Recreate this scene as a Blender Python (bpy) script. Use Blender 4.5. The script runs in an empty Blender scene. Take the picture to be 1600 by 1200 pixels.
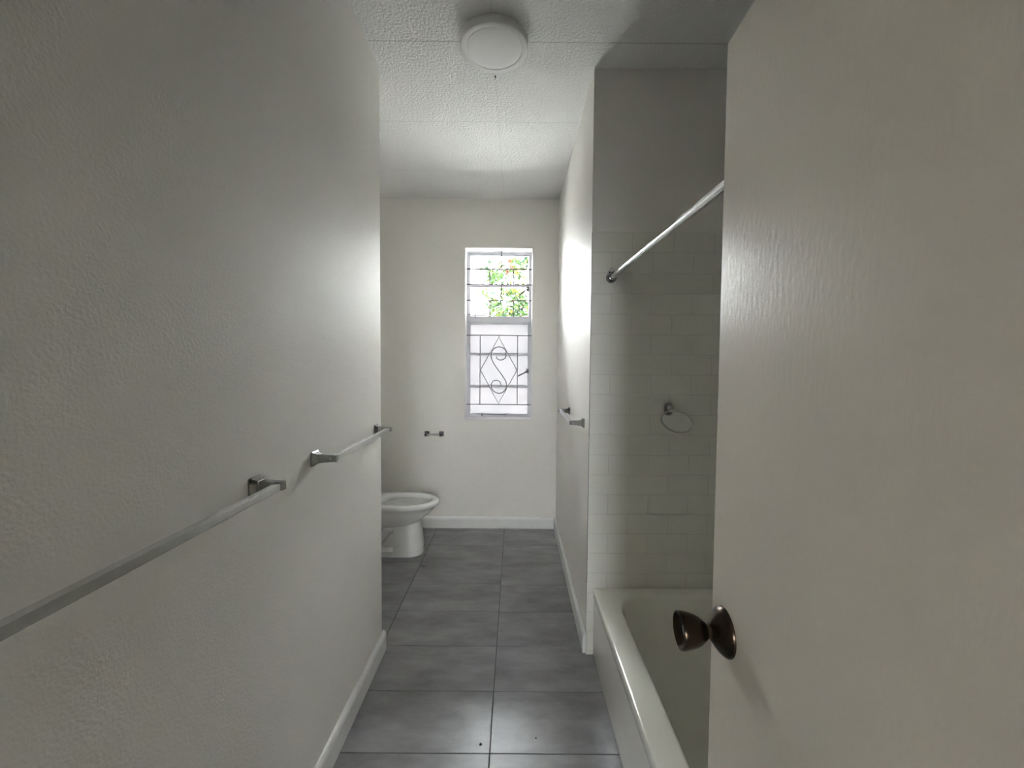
import bpy, bmesh, math, random
from math import sin, cos, pi, radians
from mathutils import Vector, Matrix
random.seed(7)
S = bpy.context.scene
C = S.collection

# ------------------------------------------------------------------ camera
cam_d = bpy.data.cameras.new('camera')
cam = bpy.data.objects.new('camera', cam_d); C.objects.link(cam)
cam_d.sensor_fit = 'HORIZONTAL'; cam_d.sensor_width = 36.0
cam_d.lens = 648.279 * 36 / 1600
cam_d.shift_x = -5.77 / 1600; cam_d.shift_y = -6.39 / 1600
cam_d.clip_start = 0.01; cam_d.clip_end = 200
pitch, yaw, roll = -0.0396, 0.0011, 0.0082
f = Vector((sin(yaw)*cos(pitch), cos(yaw)*cos(pitch), sin(pitch)))
rt = Vector((cos(yaw), -sin(yaw), 0)); up = rt.cross(f)
r2 = cos(roll)*rt + sin(roll)*up; u2 = -sin(roll)*rt + cos(roll)*up
M = Matrix((r2, u2, -f)).transposed().to_4x4()
M.translation = Vector((0, 0, 1.51))
cam.matrix_world = M
S.camera = cam

# ------------------------------------------------------------------ daylight and exposure
W = bpy.data.worlds.new('overcast_sky'); S.world = W; W.use_nodes = True
wn = W.node_tree.nodes; wl = W.node_tree.links
bg = wn['Background']; bg.inputs['Strength'].default_value = 1.0
tc = wn.new('ShaderNodeTexCoord'); nz = wn.new('ShaderNodeTexNoise'); nz.inputs['Scale'].default_value = 1.4
nz.inputs['Detail'].default_value = 5
rp = wn.new('ShaderNodeValToRGB')
rp.color_ramp.elements[0].position = .3; rp.color_ramp.elements[0].color = (.90, .915, 1.0, 1)
rp.color_ramp.elements[1].position = .7; rp.color_ramp.elements[1].color = (.99, .975, 1.0, 1)
wl.new(tc.outputs['Generated'], nz.inputs['Vector']); wl.new(nz.outputs['Fac'], rp.inputs['Fac'])
wl.new(rp.outputs['Color'], bg.inputs['Color'])
S.view_settings.view_transform = 'Standard'; S.view_settings.look = 'None'
S.view_settings.gamma = 1; S.view_settings.use_curve_mapping = False
S.view_settings.exposure = 6.22
sun_d = bpy.data.lights.new('sun', 'SUN'); sun_d.energy = 1.2; sun_d.angle = radians(2); sun_d.color = (1, .98, .95)
sun = bpy.data.objects.new('sun', sun_d); C.objects.link(sun); sun.location = (20, -3, 25)
sun.rotation_euler = Vector((-.62, .10, -.78)).to_track_quat('-Z', 'Y').to_euler()
HALL_FILL_WIN = (-.32, .32, 1.1, 2.1)      # opening of an added, unseen hall window that lets in fill light

# ------------------------------------------------------------------ materials
def mat(name, col, rough=.5, metal=0, spec=.5, bump=None, coat=0, var=None):
    """bump=(scale, strength, distance, (sx,sy,sz)); var=(scale, other colour, (sx,sy,sz))"""
    m = bpy.data.materials.new(name); m.use_nodes = True
    n = m.node_tree.nodes; l = m.node_tree.links; b = n['Principled BSDF']
    b.inputs['Base Color'].default_value = (*col, 1); b.inputs['Roughness'].default_value = rough
    b.inputs['Metallic'].default_value = metal; b.inputs['Specular IOR Level'].default_value = spec
    b.inputs['Coat Weight'].default_value = coat; b.inputs['Coat Roughness'].default_value = .08
    def src(scale, st, detail=3):
        t = n.new('ShaderNodeTexCoord'); mp = n.new('ShaderNodeMapping'); mp.inputs['Scale'].default_value = st
        z = n.new('ShaderNodeTexNoise'); z.inputs['Scale'].default_value = scale; z.inputs['Detail'].default_value = detail
        l.new(t.outputs['Object'], mp.inputs['Vector']); l.new(mp.outputs['Vector'], z.inputs['Vector'])
        return z
    if bump:
        z = src(bump[0], bump[3] if len(bump) > 3 else (1, 1, 1), 2)
        bp = n.new('ShaderNodeBump'); bp.inputs['Strength'].default_value = bump[1]; bp.inputs['Distance'].default_value = bump[2]
        l.new(z.outputs['Fac'], bp.inputs['Height']); l.new(bp.outputs['Normal'], b.inputs['Normal'])
    if var:
        z = src(var[0], var[2] if len(var) > 2 else (1, 1, 1), 5)
        r = n.new('ShaderNodeValToRGB')
        r.color_ramp.elements[0].position = .32; r.color_ramp.elements[0].color = (*col, 1)
        r.color_ramp.elements[1].position = .68; r.color_ramp.elements[1].color = (*var[1], 1)
        l.new(z.outputs['Fac'], r.inputs['Fac']); l.new(r.outputs['Color'], b.inputs['Base Color'])
    return m

paint = mat('satin_white_paint', (.89, .865, .81), .5, spec=.22, bump=(150, .4, .0026), var=(2.0, (.905, .885, .835)))
gloss_paint = mat('gloss_white_paint', (.91, .91, .89), .22, bump=(60, .1, .001))
door_paint = mat('brushed_cream_gloss', (.84, .79, .69), .32, spec=.45, bump=(150, .22, .0022, (1, 1, .35)), var=(1.5, (.86, .81, .715)))
ceil_m = mat('stippled_ceiling_board', (.86, .86, .84), .75, bump=(75, .9, .007))
tub_m = mat('cream_enamel', (.90, .88, .79), .16, coat=.3)
china = mat('white_china', (.90, .90, .885), .12, coat=.4)
chrome = mat('brushed_chrome', (.72, .73, .73), .24, 1)
chrome_dark = mat('darkened_polished_chrome', (.34, .345, .34), .14, 1)  # darker copy of chrome; the dark hall's reflection is put into the colour
bronze = mat('aged_bronze', (.035, .026, .019), .26, 1, var=(20, (.07, .05, .034)))
black = mat('dark_speck', (.02, .02, .02), .7)
steel_frame = mat('painted_steel', (.70, .70, .74), .4)
iron = mat('painted_iron', (.13, .125, .125), .5)
reveal_m = mat('reveal_paint', (.84, .82, .82), .5)
plastic = mat('white_plastic', (.88, .88, .86), .6, spec=.3)
satin = mat('satin_nickel', (.60, .60, .58), .28, 1)
opal = mat('opal_diffuser', (.95, .95, .94), .65, spec=.2)
gapm = mat('grey_caulk_gap_shade', (.25, .25, .23), .8)  # caulk line, and painted shade in the gap above the ceiling light
bark = mat('bark', (.045, .035, .028), .9)
roof_m = mat('roof_tile', (.020, .0165, .016), .9, bump=(6, .5, .05, (6, 1, 1)))
hwall_m = mat('house_render', (.024, .022, .0215), .9)
trim_w = mat('white_fascia', (.35, .35, .36), .8)
ground_m = mat('pale_paving', (.34, .34, .33), .9, var=(3, (.29, .29, .28)))
hall_paint = mat('hall_cream_paint', (.82, .70, .50), .6)
leafs = [mat('leaf_green', (.011, .028, .005), .6, var=(9, (.018, .036, .007)), spec=.1),
         mat('leaf_yellow', (.036, .041, .006), .6, spec=.1), mat('leaf_deep', (.006, .017, .006), .6, spec=.1), mat('leaf_red', (.055, .016, .009), .6, spec=.1)]

def ceiling_seams(m):
    n = m.node_tree.nodes; l = m.node_tree.links; b = n['Principled BSDF']
    t = n.new('ShaderNodeTexCoord'); s = n.new('ShaderNodeSeparateXYZ'); l.new(t.outputs['Object'], s.inputs[0])
    def line(axis, pos, w):
        a = n.new('ShaderNodeMath'); a.operation = 'SUBTRACT'; l.new(s.outputs[axis], a.inputs[0]); a.inputs[1].default_value = pos
        c = n.new('ShaderNodeMath'); c.operation = 'ABSOLUTE'; l.new(a.outputs[0], c.inputs[0])
        d = n.new('ShaderNodeMath'); d.operation = 'LESS_THAN'; l.new(c.outputs[0], d.inputs[0]); d.inputs[1].default_value = w
        return d
    acc = None
    for ax, pos, w in ((1, 1.948, .0022), (1, 2.577, .0011), (1, 3.213, .0009), (0, -.111, .0007), (1, 1.32, .0022), (1, .69, .002)):
        d = line(ax, pos, w)
        if acc is None: acc = d
        else:
            q = n.new('ShaderNodeMath'); q.operation = 'MAXIMUM'; l.new(acc.outputs[0], q.inputs[0]); l.new(d.outputs[0], q.inputs[1]); acc = q
    mx = n.new('ShaderNodeMix'); mx.data_type = 'RGBA'
    mx.inputs[6].default_value = (.86, .86, .84, 1); mx.inputs[7].default_value = (.55, .55, .53, 1)
    l.new(acc.outputs[0], mx.inputs[0]); l.new(mx.outputs[2], b.inputs['Base Color'])
ceiling_seams(ceil_m)

def tile_mat():
    m = mat('glazed_wall_tile', (.72, .71, .66), .34); n = m.node_tree.nodes; l = m.node_tree.links; b = n['Principled BSDF']
    t = n.new('ShaderNodeTexCoord'); s = n.new('ShaderNodeSeparateXYZ'); l.new(t.outputs['Object'], s.inputs[0])
    # end wall uses x,z ; side walls use y,z : the sum works on both since the other is constant
    a = n.new('ShaderNodeMath'); a.operation = 'ADD'; l.new(s.outputs[0], a.inputs[0]); l.new(s.outputs[1], a.inputs[1])
    ax = n.new('ShaderNodeMath'); ax.operation = 'SUBTRACT'; l.new(a.outputs[0], ax.inputs[0]); ax.inputs[1].default_value = 2.104 + .684 - 10.25
    az = n.new('ShaderNodeMath'); az.operation = 'SUBTRACT'; az.inputs[0].default_value = 2.173 + .0; l.new(s.outputs[2], az.inputs[1])
    cb = n.new('ShaderNodeCombineXYZ'); l.new(ax.outputs[0], cb.inputs[0]); l.new(az.outputs[0], cb.inputs[1])
    br = n.new('ShaderNodeTexBrick'); l.new(cb.outputs[0], br.inputs['Vector'])
    br.inputs['Scale'].default_value = 1; br.inputs['Brick Width'].default_value = .205; br.inputs['Row Height'].default_value = .1024
    br.inputs['Mortar Size'].default_value = .0016; br.inputs['Mortar Smooth'].default_value = .3; br.offset = .5
    br.inputs['Color1'].default_value = (.86, .85, .78, 1); br.inputs['Color2'].default_value = (.85, .84, .773, 1)
    br.inputs['Mortar'].default_value = (.74, .73, .67, 1)
    l.new(br.outputs['Color'], b.inputs['Base Color'])
    br2 = n.new('ShaderNodeTexBrick'); l.new(cb.outputs[0], br2.inputs['Vector'])
    br2.inputs['Scale'].default_value = 1; br2.inputs['Brick Width'].default_value = .205; br2.inputs['Row Height'].default_value = .1024
    br2.inputs['Mortar Size'].default_value = .006; br2.inputs['Mortar Smooth'].default_value = 1; br2.offset = .5
    bp = n.new('ShaderNodeBump'); bp.invert = True; bp.inputs['Strength'].default_value = .38; bp.inputs['Distance'].default_value = .0015
    l.new(br2.outputs['Fac'], bp.inputs['Height']); l.new(bp.outputs['Normal'], b.inputs['Normal'])
    return m
tile_m = tile_mat()

def floor_mat():
    m = mat('charcoal_porcelain', (.1, .1, .1), .36); n = m.node_tree.nodes; l = m.node_tree.links; b = n['Principled BSDF']
    at = n.new('ShaderNodeAttribute'); at.attribute_name = 'tile_id'
    t = n.new('ShaderNodeTexCoord'); ad = n.new('ShaderNodeVectorMath'); ad.operation = 'ADD'
    sc = n.new('ShaderNodeVectorMath'); sc.operation = 'SCALE'; sc.inputs['Scale'].default_value = 37
    l.new(at.outputs['Color'], sc.inputs[0]); l.new(t.outputs['Object'], ad.inputs[0]); l.new(sc.outputs[0], ad.inputs[1])
    mp = n.new('ShaderNodeMapping'); mp.inputs['Scale'].default_value = (1, 2.4, 1); l.new(ad.outputs[0], mp.inputs['Vector'])
    z = n.new('ShaderNodeTexNoise'); z.inputs['Scale'].default_value = 3.2; z.inputs['Detail'].default_value = 7; z.inputs['Roughness'].default_value = .62
    l.new(mp.outputs['Vector'], z.inputs['Vector'])
    r = n.new('ShaderNodeValToRGB'); e = r.color_ramp.elements
    e[0].position = .30; e[0].color = (.14, .139, .141, 1); e[1].position = .70; e[1].color = (.31, .308, .311, 1)
    l.new(z.outputs['Fac'], r.inputs['Fac']); l.new(r.outputs['Color'], b.inputs['Base Color'])
    rr = n.new('ShaderNodeMapRange'); rr.inputs['To Min'].default_value = .24; rr.inputs['To Max'].default_value = .36; b.inputs['Specular IOR Level'].default_value = .75
    l.new(z.outputs['Fac'], rr.inputs['Value']); l.new(rr.outputs[0], b.inputs['Roughness'])
    z2 = n.new('ShaderNodeTexNoise'); z2.inputs['Scale'].default_value = 140; l.new(t.outputs['Object'], z2.inputs['Vector'])
    bp = n.new('ShaderNodeBump'); bp.inputs['Strength'].default_value = .12; bp.inputs['Distance'].default_value = .001
    l.new(z2.outputs['Fac'], bp.inputs['Height']); l.new(bp.outputs['Normal'], b.inputs['Normal'])
    return m
floor_m = floor_mat()
grout_m = mat('dark_grout', (.07, .07, .07), .85)

def glass_mats():
    m = bpy.data.materials.new('clear_glass'); m.use_nodes = True; n = m.node_tree.nodes; l = m.node_tree.links
    n.remove(n['Principled BSDF']); out = n['Material Output']
    tr = n.new('ShaderNodeBsdfTransparent'); tr.inputs[0].default_value = (.95, .97, .96, 1)
    gl = n.new('ShaderNodeBsdfGlossy'); gl.inputs['Roughness'].default_value = .02
    fr = n.new('ShaderNodeFresnel'); fr.inputs[0].default_value = 1.45; mx = n.new('ShaderNodeMixShader')
    l.new(fr.outputs[0], mx.inputs[0]); l.new(tr.outputs[0], mx.inputs[1]); l.new(gl.outputs[0], mx.inputs[2]); l.new(mx.outputs[0], out.inputs[0])
    o = bpy.data.materials.new('frosted_glass'); o.use_nodes = True; n = o.node_tree.nodes; l = o.node_tree.links
    n.remove(n['Principled BSDF']); out = n['Material Output']
    tl = n.new('ShaderNodeBsdfTranslucent'); df = n.new('ShaderNodeBsdfDiffuse'); df.inputs[0].default_value = (.5, .5, .5, 1)
    t = n.new('ShaderNodeTexCoord'); z = n.new('ShaderNodeTexNoise'); z.inputs['Scale'].default_value = 5; z.inputs['Detail'].default_value = 4
    l.new(t.outputs['Object'], z.inputs['Vector'])
    r = n.new('ShaderNodeValToRGB'); e = r.color_ramp.elements
    e[0].position = .3; e[0].color = (.158, .160, .160, 1); e[1].position = .7; e[1].color = (.171, .169, .168, 1)
    l.new(z.outputs['Fac'], r.inputs['Fac']); l.new(r.outputs['Color'], tl.inputs['Color'])
    mx = n.new('ShaderNodeMixShader'); mx.inputs[0].default_value = .12
    l.new(tl.outputs[0], mx.inputs[1]); l.new(df.outputs[0], mx.inputs[2]); l.new(mx.outputs[0], out.inputs[0])
    return m, o
glass, frosted = glass_mats()

# ------------------------------------------------------------------ helpers
def obj(name, bm, m, parent=None, smooth=False, bevel=None, seg=2, angle=35):
    bmesh.ops.recalc_face_normals(bm, faces=bm.faces[:])
    me = bpy.data.meshes.new(name); bm.to_mesh(me); bm.free()
    ms = m if isinstance(m, list) else [m]
    for k in ms: me.materials.append(k)
    if smooth:
        for p in me.polygons: p.use_smooth = True
    o = bpy.data.objects.new(name, me); C.objects.link(o)
    if bevel:
        b = o.modifiers.new('bevel', 'BEVEL'); b.width = bevel; b.segments = seg; b.limit_method = 'ANGLE'; b.angle_limit = radians(angle)
    if smooth:
        me.set_sharp_from_angle(angle=radians(40))
    if parent: o.parent = parent; o.matrix_parent_inverse = Matrix.Identity(4)
    return o

def box(bm, x0, x1, y0, y1, z0, z1):
    v = [bm.verts.new((x, y, z)) for x in (x0, x1) for y in (y0, y1) for z in (z0, z1)]
    for a in ((0, 1, 3, 2), (4, 6, 7, 5), (0, 4, 5, 1), (2, 3, 7, 6), (0, 2, 6, 4), (1, 5, 7, 3)):
        bm.faces.new([v[i] for i in a])
def boxes(*bs):
    bm = bmesh.new()
    for b in bs: box(bm, *b)
    return bm
def loft(bm, rings, cap0=True, cap1=True, closed=True):
    R = [[bm.verts.new(p) for p in r] for r in rings]; n = len(R[0])
    for a, b in zip(R, R[1:]):
        for i in range(n if closed else n-1):
            j = (i+1) % n; bm.faces.new((a[i], a[j], b[j], b[i]))
    if cap0: bm.faces.new(R[0][::-1])
    if cap1: bm.faces.new(R[-1])
    return R
def lathe(bm, prof, axis='z', n=64, origin=(0, 0, 0)):
    """prof: (distance along axis, radius)"""
    o = Vector(origin); rings = []
    for d, r in prof:
        r = max(r, 1e-5); ring = []
        for i in range(n):
            a = 2*pi*i/n
            if axis == 'z': p = Vector((r*cos(a), r*sin(a), d))
            elif axis == 'x': p = Vector((d, r*cos(a), r*sin(a)))
            else: p = Vector((r*cos(a), d, r*sin(a)))
            ring.append(o+p)
        rings.append(ring)
    loft(bm, rings)
def tube(bm, pts, r, n=8, closed=False, taper=None):
    pts = [Vector(p) for p in pts]; rings = []; N = len(pts); prev = None
    for i, p in enumerate(pts):
        a = pts[(i-1) % N] if (closed or i > 0) else p; b = pts[(i+1) % N] if (closed or i < N-1) else p
        t = (b-a).normalized()
        u = prev - t*prev.dot(t) if prev is not None else t.cross(Vector((.13, .31, .94)))
        if u.length < 1e-6: u = t.orthogonal()
        u.normalize(); prev = u; w = t.cross(u)
        rr = r if taper is None else r*(1+(taper-1)*i/(N-1))
        rings.append([p + rr*(cos(2*pi*k/n)*u + sin(2*pi*k/n)*w) for k in range(n)])
    if closed: loft(bm, rings+[rings[0]], False, False)
    else: loft(bm, rings)
def spline(pts, k=5):
    P = [Vector(p) for p in pts]; out = []
    for i in range(len(P)-1):
        a, b, c, d = P[max(i-1, 0)], P[i], P[i+1], P[min(i+2, len(P)-1)]
        for j in range(k):
            t = j/k
            out.append(.5*((2*b)+(-a+c)*t+(2*a-5*b+4*c-d)*t*t+(-a+3*b-3*c+d)*t**3))
    out.append(P[-1]); return out
def tag(o, label, cat, group=None, kind=None):
    o['label'] = label; o['category'] = cat
    if group: o['group'] = group
    if kind: o['kind'] = kind
    return o
def thing(name, label, cat, loc=(0, 0, 0), rz=0, group=None):
    o = bpy.data.objects.new(name, None); C.objects.link(o); o.location = loc; o.rotation_euler = (0, 0, rz)
    o.empty_display_size = .05
    return tag(o, label, cat, group)
def struct(name, bm, m, label, cat, **k):
    o = obj(name, bm, m, **k); return tag(o, label, cat, kind='structure')
def copy_tree(o, parent=None):
    c = o.copy(); C.objects.link(c); c.parent = parent
    for ch in o.children: copy_tree(ch, c)
    return c

# ------------------------------------------------------------------ room shell
XL, XR, YE, YB, H = -.685, .379, 2.11, 3.753, 2.972
XN = -1.45           # far wall of the toilet nook
XA = 1.175           # far side wall of the bath alcove
Y0 = -.10            # inside face of the rear wall
HX0, HX1, HY = -1.6, 1.7, -3.0

# floor tiles
bm = bmesh.new(); lay = bm.loops.layers.float_color.new('tile_id')
TW, TD, gx, gy, gap = .6146, .3063, -.0874, 1.5476, .0011
for i in range(-3, 4):
    for j in range(-16, 9):
        x0, x1 = gx+i*TW+gap, gx+(i+1)*TW-gap; y0, y1 = gy+j*TD+gap, gy+(j+1)*TD-gap
        x0, x1 = max(x0, -1.7), min(x1, 1.8); y0, y1 = max(y0, -3.1), min(y1, 3.9)
        if x1-x0 < .01 or y1-y0 < .01: continue
        sx, sy = random.gauss(0, .0009), random.gauss(0, .0012); col = (random.random(), random.random(), random.random(), 1)
        cx, cy = (x0+x1)/2, (y0+y1)/2; e = .0015
        top = [(x0+e, y0+e), (x1-e, y0+e), (x1-e, y1-e), (x0+e, y1-e)]; bot = [(x0, y0), (x1, y0), (x1, y1), (x0, y1)]
        tv = [bm.verts.new((a, b, (a-cx)*sx+(b-cy)*sy)) for a, b in top]; bv = [bm.verts.new((a, b, -.004)) for a, b in bot]
        fs = [bm.faces.new(tv)]+[bm.faces.new((bv[k], bv[(k+1) % 4], tv[(k+1) % 4], tv[k])) for k in range(4)]
        for q in fs:
            for lp in q.loops: lp[lay] = col
fl = obj('floor', bm, [floor_m, grout_m])
tag(fl, 'dark grey concrete-look porcelain tile floor in stacked rows', 'floor', kind='structure')
struct('floor_bed', boxes((-1.72, 1.82, -3.12, 3.95, -.12, -.0018)), grout_m, 'dark grout showing between the floor tiles', 'grout')

struct('ceiling', boxes((-1.72, 1.82, -3.12, 3.95, H, H+.1)), ceil_m, 'white stippled board ceiling with thin panel seams', 'ceiling')
T = .12
struct('wall_left', boxes((XL-T, XL, Y0, YE, 0, H)), paint, 'white satin wall on the left carrying two towel bars', 'wall')
struct('wall_nook', boxes((XN-T, XN, YE-T, YB, 0, H), (XN, XL-T, YE-T, YE, 0, H)), paint, 'white walls closing the toilet nook on the left', 'wall')
struct('wall_right', boxes((XR, XR+.10, YE, YB, 0, H)), paint, 'white satin partition wall right of the window with a towel bar', 'wall')
struct('wall_alcove_end', boxes((XR+.10, XA+T, YE, YE+.1, 0, H)), paint, 'plain white wall above the tiles at the far end of the bathtub', 'wall')
struct('wall_alcove_side', boxes((XA, XA+T, .57, YE, 0, H)), paint, 'long side wall of the bathtub alcove behind the door', 'wall')
struct('wall_plumbing', boxes((.42, XA+T, Y0, .57, 0, H)), paint, 'short wall at the near end of the bathtub', 'wall')
# back wall with window opening
WX0, WX1, WZ0, WZ1 = -.459, .150, .991, 2.543
YO = YB+.20
struct('wall_back', boxes((XN-T, WX0, YB, YO, 0, H), (WX1, XR+.10, YB, YO, 0, H), (WX0, WX1, YB, YO, 0, WZ0), (WX0, WX1, YB, YO, WZ1, H)),
       paint, 'white far wall around the narrow window', 'wall')
# rear wall with doorway (camera stands in it)
DX0, DX1, DH = -.46, .30, 2.06
struct('wall_rear', boxes((HX0, DX0, Y0-.12, Y0, 0, H), (DX1, HX1, Y0-.12, Y0, 0, H), (DX0, DX1, Y0-.12, Y0, DH, H)), paint, 'wall around the bathroom doorway behind the viewer', 'wall')
struct('wall_hall_left', boxes((HX0-T, HX0, HY, Y0, 0, H)), hall_paint, 'left wall of the hall behind the doorway', 'wall')
struct('wall_hall_right', boxes((HX1, HX1+T, HY, Y0, 0, H)), hall_paint, 'right wall of the hall behind the doorway', 'wall')
a, b, c, d = HALL_FILL_WIN
struct('wall_hall_rear', boxes((HX0, a, HY-T, HY, 0, H), (b, HX1, HY-T, HY, 0, H), (a, b, HY-T, HY, 0, c), (a, b, HY-T, HY, d, H)), hall_paint, 'rear wall of the hall with an added fill-light window', 'wall')
w2 = bpy.data.objects.new('hall_fill_window', None); C.objects.link(w2); w2.location = ((a+b)/2, HY-.06, c); tag(w2, 'added window in the unseen hall behind the viewer, letting in fill light', 'window', kind='structure')
ww, hh = (b-a)/2, d-c
obj('window_frame', boxes((-ww, -ww+.05, -.03, .03, 0, hh), (ww-.05, ww, -.03, .03, 0, hh), (-ww, ww, -.03, .03, 0, .05), (-ww, ww, -.03, .03, hh-.05, hh), (-.02, .02, -.03, .03, 0, hh)), gloss_paint, w2)
obj('pane', boxes((-ww+.04, ww-.04, -.003, .003, .04, hh-.04)), glass, w2)

# tiled linings of the alcove
struct('wall_tile_end', boxes((XR+.001, XA, YE-.007, YE+.0, 0, 2.173)), tile_m, 'cream glazed subway tiles on the wall past the bathtub', 'wall tiles', bevel=.0015)
struct('wall_tile_side', boxes((XA-.007, XA, .577, YE-.007, 0, 2.173)), tile_m, 'cream glazed tiles along the side of the bathtub', 'wall tiles')
struct('wall_tile_near', boxes((.42, XA-.007, .57, .577, 0, 2.173)), tile_m, 'cream glazed tiles at the near end of the bathtub', 'wall tiles')

# baseboards: rounded top board extruded along a path
def baseboard(name, p0, p1, nrm, label, hb=.105, th=.019):
    p0, p1, nrm = Vector((*p0, 0)), Vector((*p1, 0)), Vector((*nrm, 0)).normalized()
    prof = [(0, .001), (th, .001), (th, hb-.022), (th-.002, hb-.012), (th-.006, hb-.004), (th-.011, hb), (0, hb)]
    bm = bmesh.new()
    loft(bm, [[p + nrm*x + Vector((0, 0, z)) for x, z in prof] for p in (p0, p1)])
    return struct(name, bm, gloss_paint, label, 'baseboard', bevel=.0012)
baseboard('baseboard_left', (XL, Y0), (XL, YE+.019), (1, 0), 'white baseboard along the left wall below the towel bars')
baseboard('baseboard_nook', (XL, YE), (XN, YE), (0, 1), 'white baseboard on the near side of the toilet nook')
baseboard('baseboard_nook_side', (XN, YE+.02), (XN, YB-.02), (1, 0), 'white baseboard behind the toilet tank')
baseboard('baseboard_back', (XN, YB), (XR-.019, YB), (0, -1), 'white baseboard along the far wall under the window')
baseboard('baseboard_right', (XR, YE-.001), (XR, YB-.001), (-1, 0), 'white baseboard along the right partition wall', th=.017)
struct('trim_1', boxes((XR-.0005, XR+.0345, YE-.012, YE-.0072, 0.002, .384)), tile_m, 'narrow tile strip between the partition corner and the bathtub', 'trim')
struct('trim_2', boxes((XR-.0006, XR+.0014, YE-.0068, YE+.0005, 0.002, 2.168)), gapm, 'thin grey caulk line where tiles meet the partition corner', 'trim')
jb = boxes((DX0, DX0+.03, Y0-.13, Y0+.0, 0, DH), (DX1-.0, DX1+.03, Y0-.13, Y0, 0, DH), (DX0, DX1, Y0-.13, Y0, DH-.03, DH))
struct('trim_3', jb, gloss_paint, 'white frame of the bathroom doorway', 'door frame')

# ------------------------------------------------------------------ window
FY = 3.90
win = bpy.data.objects.new('window_1', None); C.objects.link(win); win.location = (0, 0, 0)
tag(win, 'tall narrow steel window with patterned burglar bars in the far wall', 'window', kind='structure')
# reveal lining
obj('reveal', boxes((WX0, WX0+.004, YB+.001, FY, WZ0, WZ1), (WX1-.004, WX1, YB+.001, FY, WZ0, WZ1), (WX0, WX1, YB+.001, FY, WZ1-.004, WZ1)), reveal_m, win)
obj('window_sill', boxes((WX0+.001, WX1-.001, YB-.004, FY, WZ0, WZ0+.014)), reveal_m, win, bevel=.004)
def frame(bm, x0, x1, z0, z1, w, y0, y1):
    box(bm, x0, x0+w, y0, y1, z0, z1); box(bm, x1-w, x1, y0, y1, z0, z1)
    box(bm, x0+w, x1-w, y0, y1, z0, z0+w); box(bm, x0+w, x1-w, y0, y1, z1-w, z1)
bm = bmesh.new(); frame(bm, WX0+.004, WX1-.003, WZ0+.012, WZ1-.005, .016, FY-.004, FY+.03)
box(bm, WX0+.02, WX1-.019, FY-.006, FY+.03, 1.892, 1.936)
obj('window_frame', bm, steel_frame, win, bevel=.002)
bm = bmesh.new(); frame(bm, WX0+.020, WX1-.019, 1.936, WZ1-.021, .014, FY+.002, FY+.028); box(bm, WX0+.03, WX1-.03, FY+.0, FY+.026, 2.218, 2.246)
us = obj('upper_sash', bm, steel_frame, win, bevel=.002)
obj('pane', boxes((WX0+.03, WX1-.03, FY+.012, FY+.016, 1.945, WZ1-.03)), glass, us)
bm = bmesh.new(); frame(bm, WX0+.020, WX1-.019, WZ0+.028, 1.892, .014, FY+.002, FY+.028)
for z in (1.295, 1.597): box(bm, WX0+.03, WX1-.03, FY, FY+.026, z-.011, z+.011)
lsash = obj('lower_sash', bm, steel_frame, win, bevel=.002)
fp = obj('pane', boxes((WX0+.03, WX1-.03, FY+.012, FY+.016, WZ0+.035, 1.88)), frosted, lsash); fp['label'] = 'frosted white pane'
# handles and stays
def handle(x0, z0, x1, z1):
    bm = bmesh.new(); tube(bm, [(x1, FY-.005, z1), (x1, FY-.03, z1), ((x0+x1)/2, FY-.033, (z0+z1)/2), (x0, FY-.034, z0)], .0065, 8)
    box(bm, x1-.012, x1+.012, FY-.008, FY+.001, z1-.022, z1+.022); return bm
obj('window_handle', handle(.023, 1.391, .113, 1.440), iron, lsash, smooth=True)
obj('window_handle', handle(.029, 2.138, .110, 2.204), iron, us, smooth=True)
def stay(x0, x1, z):
    bm = bmesh.new(); tube(bm, [(x0, FY-.012, z+.006), (x0+.05, FY-.014, z), (x1-.03, FY-.014, z-.002), (x1, FY-.014, z+.010)], .0045, 6)
    box(bm, x0+.06, x0+.07, FY-.016, FY-.002, z-.022, z+.014); return bm
obj('window_stay', stay(-.375, -.06, 1.034), iron, lsash, smooth=True)
obj('window_stay', stay(-.442, -.274, 1.957), iron, us, smooth=True)
# burglar bars
GY = 3.86; r_ = .0042
def bar(p, q, r=r_): bm = bmesh.new(); tube(bm, [p, q], r, 8); return bm
gd = bpy.data.objects.new('burglar_guard', None); C.objects.link(gd); gd.parent = win
gx0, gx1 = WX0+.004, WX1-.004
for z in (2.376, 2.235, 2.09): obj('guard_bar', bar((gx0, GY, z), (gx1, GY, z), .0062), iron, gd, True)
for x, za, zb in ((-.135, 2.376, 2.537), (-.242, 2.235, 2.376), (-.024, 2.235, 2.376), (-.135, 2.09, 2.235), (-.239, 1.94, 2.09), (-.024, 1.94, 2.09)):
    obj('guard_bar', bar((x, GY, za), (x, GY, zb), .0062), iron, gd, True)
for z in (1.769, 1.126): obj('guard_bar', bar((gx0, GY, z), (gx1, GY, z)), iron, gd, True)
for x in (-.328, .019): obj('guard_bar', bar((x, GY, 1.126), (x, GY, 1.769)), iron, gd, True)
bm = bmesh.new(); tube(bm, [(-.155, GY, 1.752), (.015, GY, 1.447), (-.155, GY, 1.135), (-.325, GY, 1.447)], r_, 8, closed=True)
tube(bm, [(-.155, GY, 1.769), (-.155, GY, 1.750)], r_, 8); tube(bm, [(-.155, GY, 1.137), (-.155, GY, 1.126)], r_, 8)
obj('guard_diamond', bm, iron, gd, True)
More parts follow.
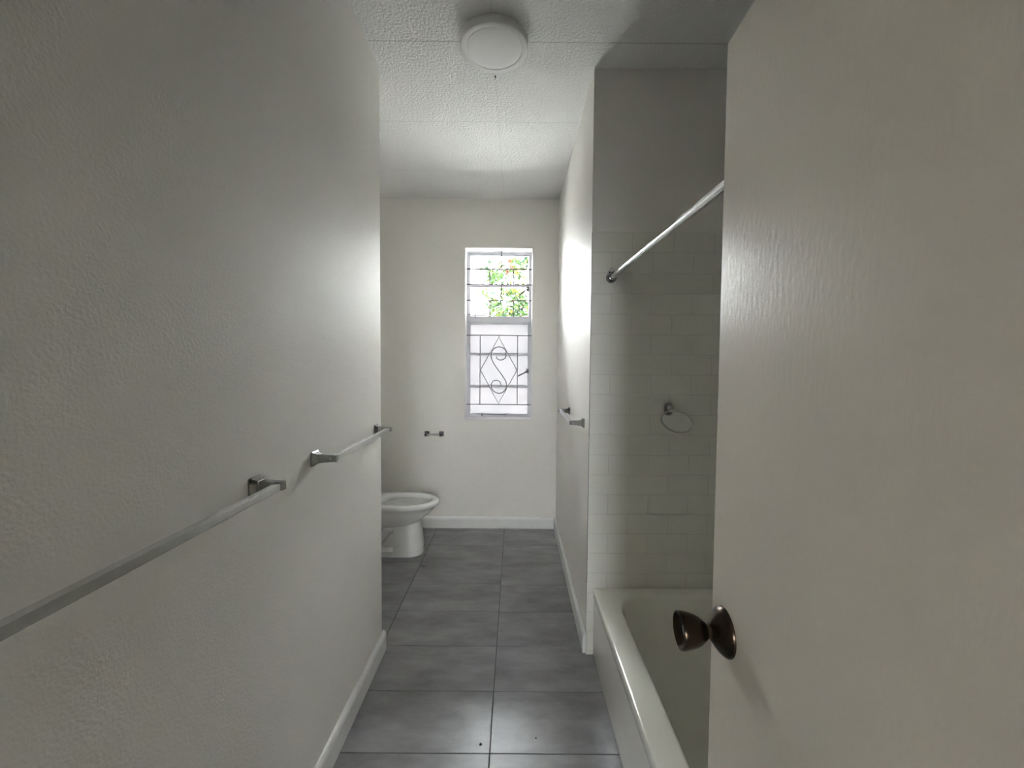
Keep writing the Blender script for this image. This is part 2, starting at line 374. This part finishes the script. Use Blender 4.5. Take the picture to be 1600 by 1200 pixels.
sc = [(-.178, 1.578), (-.17, 1.554), (-.136, 1.541), (-.1, 1.556), (-.087, 1.585), (-.090, 1.625), (-.115, 1.652), (-.154, 1.663), (-.194, 1.649), (-.221, 1.613), (-.225, 1.564), (-.198, 1.502), (-.153, 1.44), (-.108, 1.378), (-.085, 1.335), (-.083, 1.295), (-.102, 1.252), (-.151, 1.23), (-.201, 1.252), (-.223, 1.287), (-.219, 1.328), (-.197, 1.348), (-.170, 1.352), (-.143, 1.337), (-.131, 1.306)]
bm = bmesh.new(); tube(bm, spline([(x, GY, z) for x, z in sc], 5), r_, 8); obj('guard_scroll', bm, iron, gd, True)

# ------------------------------------------------------------------ ceiling light
L = thing('ceiling_light', 'round flat white ceiling light, switched off, on the stippled ceiling', 'ceiling light', (-.108, 1.938, H))
bm = bmesh.new(); lathe(bm, [(0, .128), (-.007, .130)], n=64); o = obj('shadow_gap_plate', bm, gapm, L, True)  # recessed base plate, coloured dark to paint the shadow gap above the housing
bm = bmesh.new(); lathe(bm, [(-.006, .150), (-.008, .153), (-.036, .154), (-.041, .1515), (-.043, .147), (-.0425, .1285), (-.040, .1275), (-.039, .1265)], n=96)
obj('housing', bm, plastic, L, True)
bm = bmesh.new(); lathe(bm, [(-.038, .1255), (-.0415, .1245), (-.044, .118), (-.046, .09), (-.0475, .05), (-.048, 0)], n=96)
obj('diffuser', bm, opal, L, True)
sp = thing('screw', 'tiny dark screw with a thread hanging from the ceiling beyond the round light', 'screw', (-.114, 2.174, H))
bm = bmesh.new(); lathe(bm, [(0, .0045), (-.003, .004), (-.006, .0012)], n=12); obj('screw_head', bm, black, sp, True)
bm = bmesh.new(); tube(bm, [(0, 0, -.004), (.001, -.001, -.012), (.0, -.004, -.018)], .0011, 6); obj('thread', bm, black, sp, True)

# ------------------------------------------------------------------ towel bars (local: wall at x=0, projects +x, rail along y)
def square_loft(bm, secs, yc):
    rings = []
    for x, hy, hz, zc in secs:
        c = min(hy, hz)*.14
        rings.append([(x, yc+a, zc+b_) for a, b_ in ((-hy+c, -hz), (hy-c, -hz), (hy, -hz+c), (hy, hz-c), (hy-c, hz), (-hy+c, hz), (-hy, hz-c), (-hy, -hz+c))])
    loft(bm, rings)
def towel_bar(label, loc, rz, length, group):
    t = thing('towel_bar', label, 'towel bar', loc, rz, group)
    for yc in (0, length):
        bm = bmesh.new()
        square_loft(bm, [(0, .0245, .0245, 0), (.004, .0245, .0245, 0), (.007, .022, .022, 0), (.016, .0145, .0165, 0), (.019, .0125, .0150, 0),
                         (.035, .0110, .0135, .0005), (.070, .0095, .0115, .001), (.0785, .0095, .0115, .001), (.080, .0085, .0105, .001)], yc)
        p = obj('post', bm, chrome_dark, t)
        obj('collar', boxes((.0185, .0205, yc-.0135, yc+.0135, -.0158, .0158)), chrome, p, bevel=.0006)
        bm = bmesh.new(); s = 1 if yc else -1
        lathe(bm, [(yc+s*.0100, .0032), (yc+s*.0106, .0028)], axis='y', n=12, origin=(.060, 0, .001)); obj('grub_screw', bm, chrome, p, True)
    obj('rail', boxes((.0585, .0765, .008, length-.008, -.0085, .0095)), chrome, t, bevel=.0012)
    return t
GB = 'square chrome towel bars'
towel_bar('chrome towel bar nearest the viewer on the left wall, running out of the picture', (XL, .455, 1.183), 0, .625, GB)
towel_bar('chrome towel bar on the left wall, the farther one near the wall corner', (XL, 1.405, 1.181), 0, .622, GB)
towel_bar('chrome towel bar on the right partition wall beside the window', (XR, 2.855, 1.187), pi, .590, GB)

# toilet paper holder on back wall
t = thing('toilet_paper_holder', 'small empty chrome toilet paper holder on the far wall above the toilet', 'toilet paper holder', (-.733, YB, .866), -pi/2)
for yc in (-.066, .066):
    bm = bmesh.new()
    square_loft(bm, [(0, .021, .023, 0), (.004, .021, .023, 0), (.012, .013, .016, 0), (.045, .010, .013, -.002), (.055, .010, .013, -.002)], yc)
    obj('post', bm, chrome_dark, t)
bm = bmesh.new(); lathe(bm, [(-.060, .007), (.0, .0075), (.002, .009), (.060, .009)], axis='y', n=16, origin=(.044, 0, -.002)); obj('roller', bm, satin, t, True)

# towel ring on the tiled wall
t = thing('towel_ring', 'brushed metal towel ring on the tiled wall above the bathtub', 'towel ring', (.779, YE-.007, 1.285))
bm = bmesh.new(); rings = []
for d, sx, sz in ((0, .020, .033), (-.006, .020, .033), (-.012, .0185, .031), (-.022, .0165, .028), (-.030, .014, .024), (-.034, .009, .017)):
    rings.append([(sx*math.copysign(abs(cos(q))**.7, cos(q)), d, sz*math.copysign(abs(sin(q))**.7, sin(q))) for q in [2*pi*k/28 for k in range(28)]])
loft(bm, rings); post = obj('ring_post', bm, chrome_dark, t, True)
bm = bmesh.new(); lathe(bm, [(-.014, .006), (-.012, .008), (.012, .008), (.014, .006)], axis='x', n=16, origin=(.006, -.030, -.006)); obj('pivot', bm, chrome, post, True)
phi = radians(52); R = .074; a0 = Vector((.006, -.030, -.006)); dn = Vector((.10, -sin(phi), -cos(phi))).normalized(); sd = Vector((1, 0, 0)); sd = (sd-dn*sd.dot(dn)).normalized()
bm = bmesh.new(); tube(bm, [a0+dn*R + R*(cos(q)*sd+sin(q)*dn) for q in [2*pi*k/64 for k in range(64)]], .0043, 10, closed=True); obj('ring', bm, satin, t, True)

# shower curtain rod
t = thing('shower_curtain_rod', 'bare chrome shower curtain rod above the bathtub', 'shower curtain rod', (0, 0, 0))
bm = bmesh.new()
tube(bm, [(.478, YE-.012, 1.944), (.478, 1.6, 1.936), (.478, .582, 1.914)], .0125, 20); obj('rod', bm, chrome, t, True)
def flange(yw, s, z):
    bm = bmesh.new(); o = (.478, yw, z)
    lathe(bm, [(0, .0265), (s*.003, .0265), (s*.006, .022), (s*.008, .0175), (s*.024, .0165), (s*.025, .013)], axis='y', n=32, origin=o); return bm
fa = obj('flange', flange(YE-.0075, -1, 1.944), chrome_dark, t, True)
obj('flange', flange(.5775, 1, 1.914), chrome_dark, t, True)
bm = bmesh.new(); rings = []
for y in (YE-.0075, YE-.0105):
    rings.append([(.478+.019*cos(q), y, 1.966+.026*sin(q)) for q in [2*pi*k/24 for k in range(24)]])
loft(bm, rings); br = obj('bracket', bm, chrome, t, True)
for dx, dz in ((-.0085, .027), (.0085, .027)):
    bm = bmesh.new(); lathe(bm, [(YE-.0100, .0042), (YE-.0125, .0035)], axis='y', n=12, origin=(.478+dx, 0, 1.944+dz)); obj('screw', bm, black, br, True)

# ------------------------------------------------------------------ bathtub
def rrect(x0, x1, y0, y1, r, z, n=10):
    P = []
    for cx, cy, a0 in ((x1-r, y1-r, 0), (x0+r, y1-r, 90), (x0+r, y0+r, 180), (x1-r, y0+r, 270)):
        for k in range(n+1):
            a = radians(a0+90*k/n); P.append((cx+r*cos(a), cy+r*sin(a), z))
    return P
X0, X1, Y1a, Y2a = .412, XA-.0075, .578, YE-.0125
ZR = .356
bt = thing('bathtub', 'cream built-in bathtub, empty, between the door and the tiled walls', 'bathtub', (0, 0, 0))
bm = bmesh.new()
rings = [rrect(X0+.003, X1, Y1a, Y2a, .004, .302), rrect(X0, X1, Y1a, Y2a, .006, .310), rrect(X0, X1, Y1a, Y2a, .008, .338), rrect(X0+.001, X1, Y1a, Y2a, .010, .350),
         rrect(X0+.003, X1-.002, Y1a+.002, Y2a-.002, .012, .3545), rrect(X0+.008, X1-.004, Y1a+.004, Y2a-.004, .014, ZR+.0006),
         rrect(.500, 1.098, .70, 2.046, .150, ZR-.001), rrect(.507, 1.092, .706, 2.040, .148, ZR-.003), rrect(.513, 1.087, .712, 2.033, .145, ZR-.009),
         rrect(.518, 1.083, .716, 2.026, .142, ZR-.02), rrect(.530, 1.072, .726, 2.000, .138, .27), rrect(.545, 1.058, .738, 1.95, .132, .17),
         rrect(.556, 1.046, .748, 1.90, .125, .11), rrect(.572, 1.030, .765, 1.87, .115, .08), rrect(.60, 1.00, .80, 1.82, .10, .066), rrect(.66, .94, .88, 1.72, .08, .060)]
loft(bm, rings, cap0=False)
obj('basin', bm, tub_m, bt, True)
obj('apron', boxes((X0+.003, X0+.03, Y1a, Y2a, .003, .312)), tub_m, bt, bevel=.002)
bm = bmesh.new(); lathe(bm, [(.060, .028), (.063, .027), (.0635, .02), (.061, .018)], n=28, origin=(.80, .95, 0)); obj('drain', bm, chrome, bt, True)

# ------------------------------------------------------------------ toilet (bowl points to +x)
TY = 3.282
to = thing('toilet', 'white ceramic toilet without seat or lid, partly hidden by the left wall', 'toilet', (0, TY, 0))
def egg(xf, xb, hw, z, xc=-.88, pf=2.0, pb=2.8, n=56):
    P = []
    for k in range(n):
        q = 2*pi*k/n; c, s = cos(q), sin(q); p = pf if c >= 0 else pb; a = xf-xc if c >= 0 else xc-xb
        P.append((xc+a*math.copysign(abs(c)**(2/p), c), hw*math.copysign(abs(s)**(2/p), s), z))
    return P
bm = bmesh.new()
loft(bm, [egg(-.80, -1.12, .085, .21), egg(-.77, -1.16, .108, .235), egg(-.735, -1.19, .130, .265), egg(-.685, -1.21, .153, .305), egg(-.645, -1.22, .170, .345), egg(-.620, -1.225, .179, .372),
          egg(-.607, -1.228, .187, .380), egg(-.600, -1.23, .191, .392), egg(-.600, -1.23, .191, .404), egg(-.605, -1.23, .188, .413), egg(-.614, -1.225, .182, .4185), egg(-.628, -1.215, .172, .420),
          egg(-.650, -1.075, .142, .4195, pb=2.1), egg(-.658, -1.067, .136, .4165, pb=2.1), egg(-.664, -1.060, .131, .408, pb=2.1), egg(-.668, -1.055, .128, .390, pb=2.1),
          egg(-.652, -1.068, .142, .384, pb=2.1), egg(-.650, -1.07, .144, .366, pb=2.1), egg(-.675, -1.04, .128, .325, pb=2.1), egg(-.73, -1.01, .098, .28, pb=2.1), egg(-.80, -.99, .062, .235, pb=2.1), egg(-.83, -.96, .035, .225, pb=2.1)], cap0=True)
obj('bowl', bm, china, to, True)
bm = bmesh.new()
lv = [(.0, .124, -.722, .0), (.012, .125, -.721, .0), (.045, .122, -.724, .0), (.052, .121, -.722, .016), (.058, .120, -.723, .046), (.10, .117, -.728, .050), (.16, .112, -.736, .050), (.205, .109, -.744, .046), (.22, .108, -.748, .015), (.26, .108, -.757, .0), (.285, .108, -.76, .0)]
rings = []
for z, hw, xf, ins in lv:
    side = []
    for k in range(13):   # front arc, squarish
        q = pi/2*k/12; side.append((xf-.13+.13*cos(q)**(2/2.6) if k < 12 else xf-.13, hw*sin(q)**(2/2.6)))
    side += [(-.925, hw), (-.938, hw-.001), (-.943, hw-ins*.5), (-.947, hw-ins), (-1.05, hw-ins), (-1.25, hw-ins), (-1.30, hw-ins-.01)]
    rings.append([(x, y, z) for x, y in side] + [(x, -y, z) for x, y in reversed(side[1:])])
loft(bm, rings); obj('pedestal', bm, china, to, True)
for s in (-1, 1):
    bm = bmesh.new(); tube(bm, spline([(-.94, s*.062, .215), (-1.0, s*.064, .19), (-1.06, s*.066, .12), (-1.13, s*.064, .085), (-1.20, s*.064, .14), (-1.27, s*.06, .10), (-1.29, s*.055, .02)], 5), .038, 14)
    obj('trapway', bm, china, to, True)
    bm = bmesh.new(); lathe(bm, [(0, .013), (.006, .012), (.012, .006), (.013, 0)], n=16, origin=(-1.02, s*.105, .052)); obj('bolt_cap', bm, china, to, True)
bm = bmesh.new(); box(bm, -1.44, -1.22, -.21, .21, .42, .75); tk = obj('tank', bm, china, to, bevel=.02, seg=4)
obj('tank_lid', boxes((-1.445, -1.21, -.22, .22, .752, .782)), china, tk, bevel=.008, seg=3)
obj('flush_lever', boxes((-1.212, -1.200, .10, .18, .69, .702)), chrome, tk, bevel=.003)

# ------------------------------------------------------------------ door
DL, DTh, DZ = .765, .038, 2.03
ang = -math.atan(.037)      # leans a little away from the camera's axis
D = obj('door_1', boxes((0, DTh, -DL, 0, .012, DZ)), door_paint, bevel=.0025)
D.location = (.339, .693, 0); D.rotation_euler = (0, 0, ang)
tag(D, 'open flush door painted glossy cream with a dark round knob', 'door', kind='structure')
KY, KZ = -.049, 1.086
bm = bmesh.new()
lathe(bm, [(0, .0372), (-.003, .0372), (-.006, .0355), (-.011, .031), (-.016, .0245), (-.020, .018), (-.0225, .0145), (-.024, .0125)], axis='x', n=56, origin=(0, KY, KZ)); rose = obj('rosette', bm, bronze, D, True)
bm = bmesh.new()
lathe(bm, [(-.022, .011), (-.030, .011), (-.031, .0135), (-.034, .0155), (-.040, .0205), (-.048, .0242), (-.058, .0268), (-.066, .0282), (-.0705, .0286), (-.0725, .0278), (-.0725, .0262), (-.070, .0245), (-.066, .020), (-.063, .013), (-.0618, .006), (-.0615, 0)], axis='x', n=56, origin=(0, KY, KZ))
kn = obj('door_knob', bm, bronze, D, True); kn['label'] = 'dark bronze knob with a dished face'
bm = bmesh.new(); lathe(bm, [(-.0615, .0085), (-.0655, .0080), (-.0665, .0065), (-.0668, 0)], axis='x', n=24, origin=(0, KY, KZ)); obj('knob_button', bm, chrome_dark, kn, True)
obj('latch_plate', boxes((DTh/2-.0125, DTh/2+.0125, -.001, .0015, KZ-.028, KZ+.028)), chrome_dark, D, bevel=.0005)
for z in (.25, 1.02, 1.80):
    bm = bmesh.new(); tube(bm, [(-.004, -DL, z-.045), (-.004, -DL, z+.045)], .006, 12); obj('hinge', bm, chrome_dark, D, True)

# ------------------------------------------------------------------ specks on the floor
def chip(x, y, s, label):
    bm = bmesh.new(); pts = [(-.6, -.5), (.2, -.7), (.8, 0), (.3, .6), (-.5, .4)]
    loft(bm, [[(a*s, b_*s, 0) for a, b_ in pts], [(a*s*.7, b_*s*.7, s*.45) for a, b_ in pts]])
    o = obj('debris_chip', bm, black); o.location = (x, y, .0008); tag(o, label, 'debris chip')
chip(-.126, 1.586, .0085, 'small dark chip on the floor tile left of the middle grout line')
chip(.095, 1.615, .005, 'tiny brown chip on the floor tile right of the middle grout line')

# ------------------------------------------------------------------ outside
g = struct('ground', boxes((-40, 40, 3.96, 60, -.45, -.35), (-40, 40, -60, -3.13, -.45, -.35)), ground_m, 'pale paved ground outside the window', 'ground')
hs = thing('neighbour_house', 'low grey house with pitched roof seen through the top of the window', 'house', (0, 14, -.35))
obj('wall', boxes((-5.5, 5.5, 0, 6, 0, 2.75)), hwall_m, hs)
bm = bmesh.new(); loft(bm, [[(x, -.4, 2.7), (x, 3, 3.95), (x, 6.4, 2.7), (x, 6.4, 2.6), (x, 3, 3.8), (x, -.4, 2.6)] for x in (-5.8, 5.8)]); obj('roof', bm, roof_m, hs)
obj('ridge', boxes((-5.8, 5.8, 2.9, 3.1, 3.93, 4.02)), trim_w, hs)
obj('fascia', boxes((-5.8, 5.8, -.44, -.40, 2.56, 2.74)), trim_w, hs)

tr = thing('tree', 'leafy tree with green, yellow and a few red leaves outside the window', 'tree', (1.5, 6.9, -.35))
def tl(x, z, y=6.9): return Vector((x-1.5, y-6.9, z+.35))
trunkp = spline([tl(1.5, -.35), tl(1.45, .6), tl(1.25, 1.4), tl(.85, 2.1), tl(.5, 2.55)], 5)
bm = bmesh.new(); tube(bm, trunkp, .10, 12, taper=.4); obj('trunk', bm, bark, tr, True)
branches = [[(.6, 2.4), (.2, 2.62), (-.2, 2.95), (-.42, 3.2)], [(.5, 2.5), (.42, 2.9), (.25, 3.15), (-.05, 3.35)], [(.5, 2.55), (.62, 3.0), (.55, 3.4), (.3, 3.55)],
            [(.3, 2.55), (.0, 2.4), (-.35, 2.5), (-.6, 2.5)], [(.35, 2.6), (.1, 2.9), (-.1, 3.15), (-.3, 3.1)], [(.9, 2.1), (.3, 2.2), (-.1, 2.25), (-.5, 2.3)]]
for bi, b_ in enumerate(branches):
    bm = bmesh.new(); tube(bm, spline([tl(x, z, 6.9+.08*bi-.2) for x, z in b_], 5), .016, 6, taper=.35); obj('branch', bm, bark, tr, True)
clusters = [(-.40, 3.02, .17, .14, 95), (-.30, 2.92, .16, .14, 80), (-.12, 3.08, .10, .08, 25), (.05, 3.20, .17, .10, 90), (-.02, 3.02, .12, .08, 60), (.20, 3.28, .10, .07, 45), (.36, 3.1, .07, .30, 120), (.30, 2.75, .09, .10, 60),
            (.02, 2.72, .13, .14, 95), (-.18, 2.70, .11, .08, 55), (-.52, 2.66, .10, .05, 25), (-.33, 2.50, .12, .13, 85), (-.20, 2.36, .14, .10, 70), (.05, 2.48, .15, .14, 130), (.25, 2.42, .16, .16, 130),
            (.32, 2.2, .12, .12, 80), (.12, 2.16, .12, .10, 50), (-.15, 2.20, .16, .10, 80), (-.45, 2.2, .15, .07, 50), (-.05, 2.30, .14, .08, 60), (-.28, 2.12, .2, .08, 50), (.7, 2.9, .2, .5, 150), (.75, 2.3, .25, .3, 120)]
bm = bmesh.new()
for cx, cz, rx, rz, n in clusters:
    for _ in range(n):
        px = random.gauss(0, .5)*rx; pz = random.gauss(0, .5)*rz; py = random.uniform(-.28, .28)
        p = tl(cx+px, cz+pz, 6.9+py)
        dr = Vector((random.uniform(-1, 1), random.uniform(-.6, .6), random.uniform(-1.1, .5))).normalized()
        nn = Vector((random.uniform(-1, 1), random.uniform(-1, 1), random.uniform(-1, 1))); sdv = dr.cross(nn).normalized(); nn = sdv.cross(dr)
        l_ = random.uniform(.06, .105); w = l_*.30
        vs = [bm.verts.new(p+dr*l_*a+sdv*w*c_+nn*w*k) for a, c_, k in ((0, 0, 0), (.3, .8, .2), (.62, .85, .15), (1, 0, -.15), (.62, -.85, .15), (.3, -.8, .2))]
        mid = [bm.verts.new(p+dr*l_*.45)]
        q = random.random(); yel = .34 if (abs(cx-.02) < .25 and cz < 3.1) else .16
        mi = 1 if q < yel else (2 if q < yel+.22 else 0)
        if cx == -.12: mi = 3 if q < .8 else 0
        for k in range(6):
            fc = bm.faces.new((vs[k], vs[(k+1) % 6], mid[0])); fc.material_index = mi
fo = obj('foliage', bm, leafs, tr)
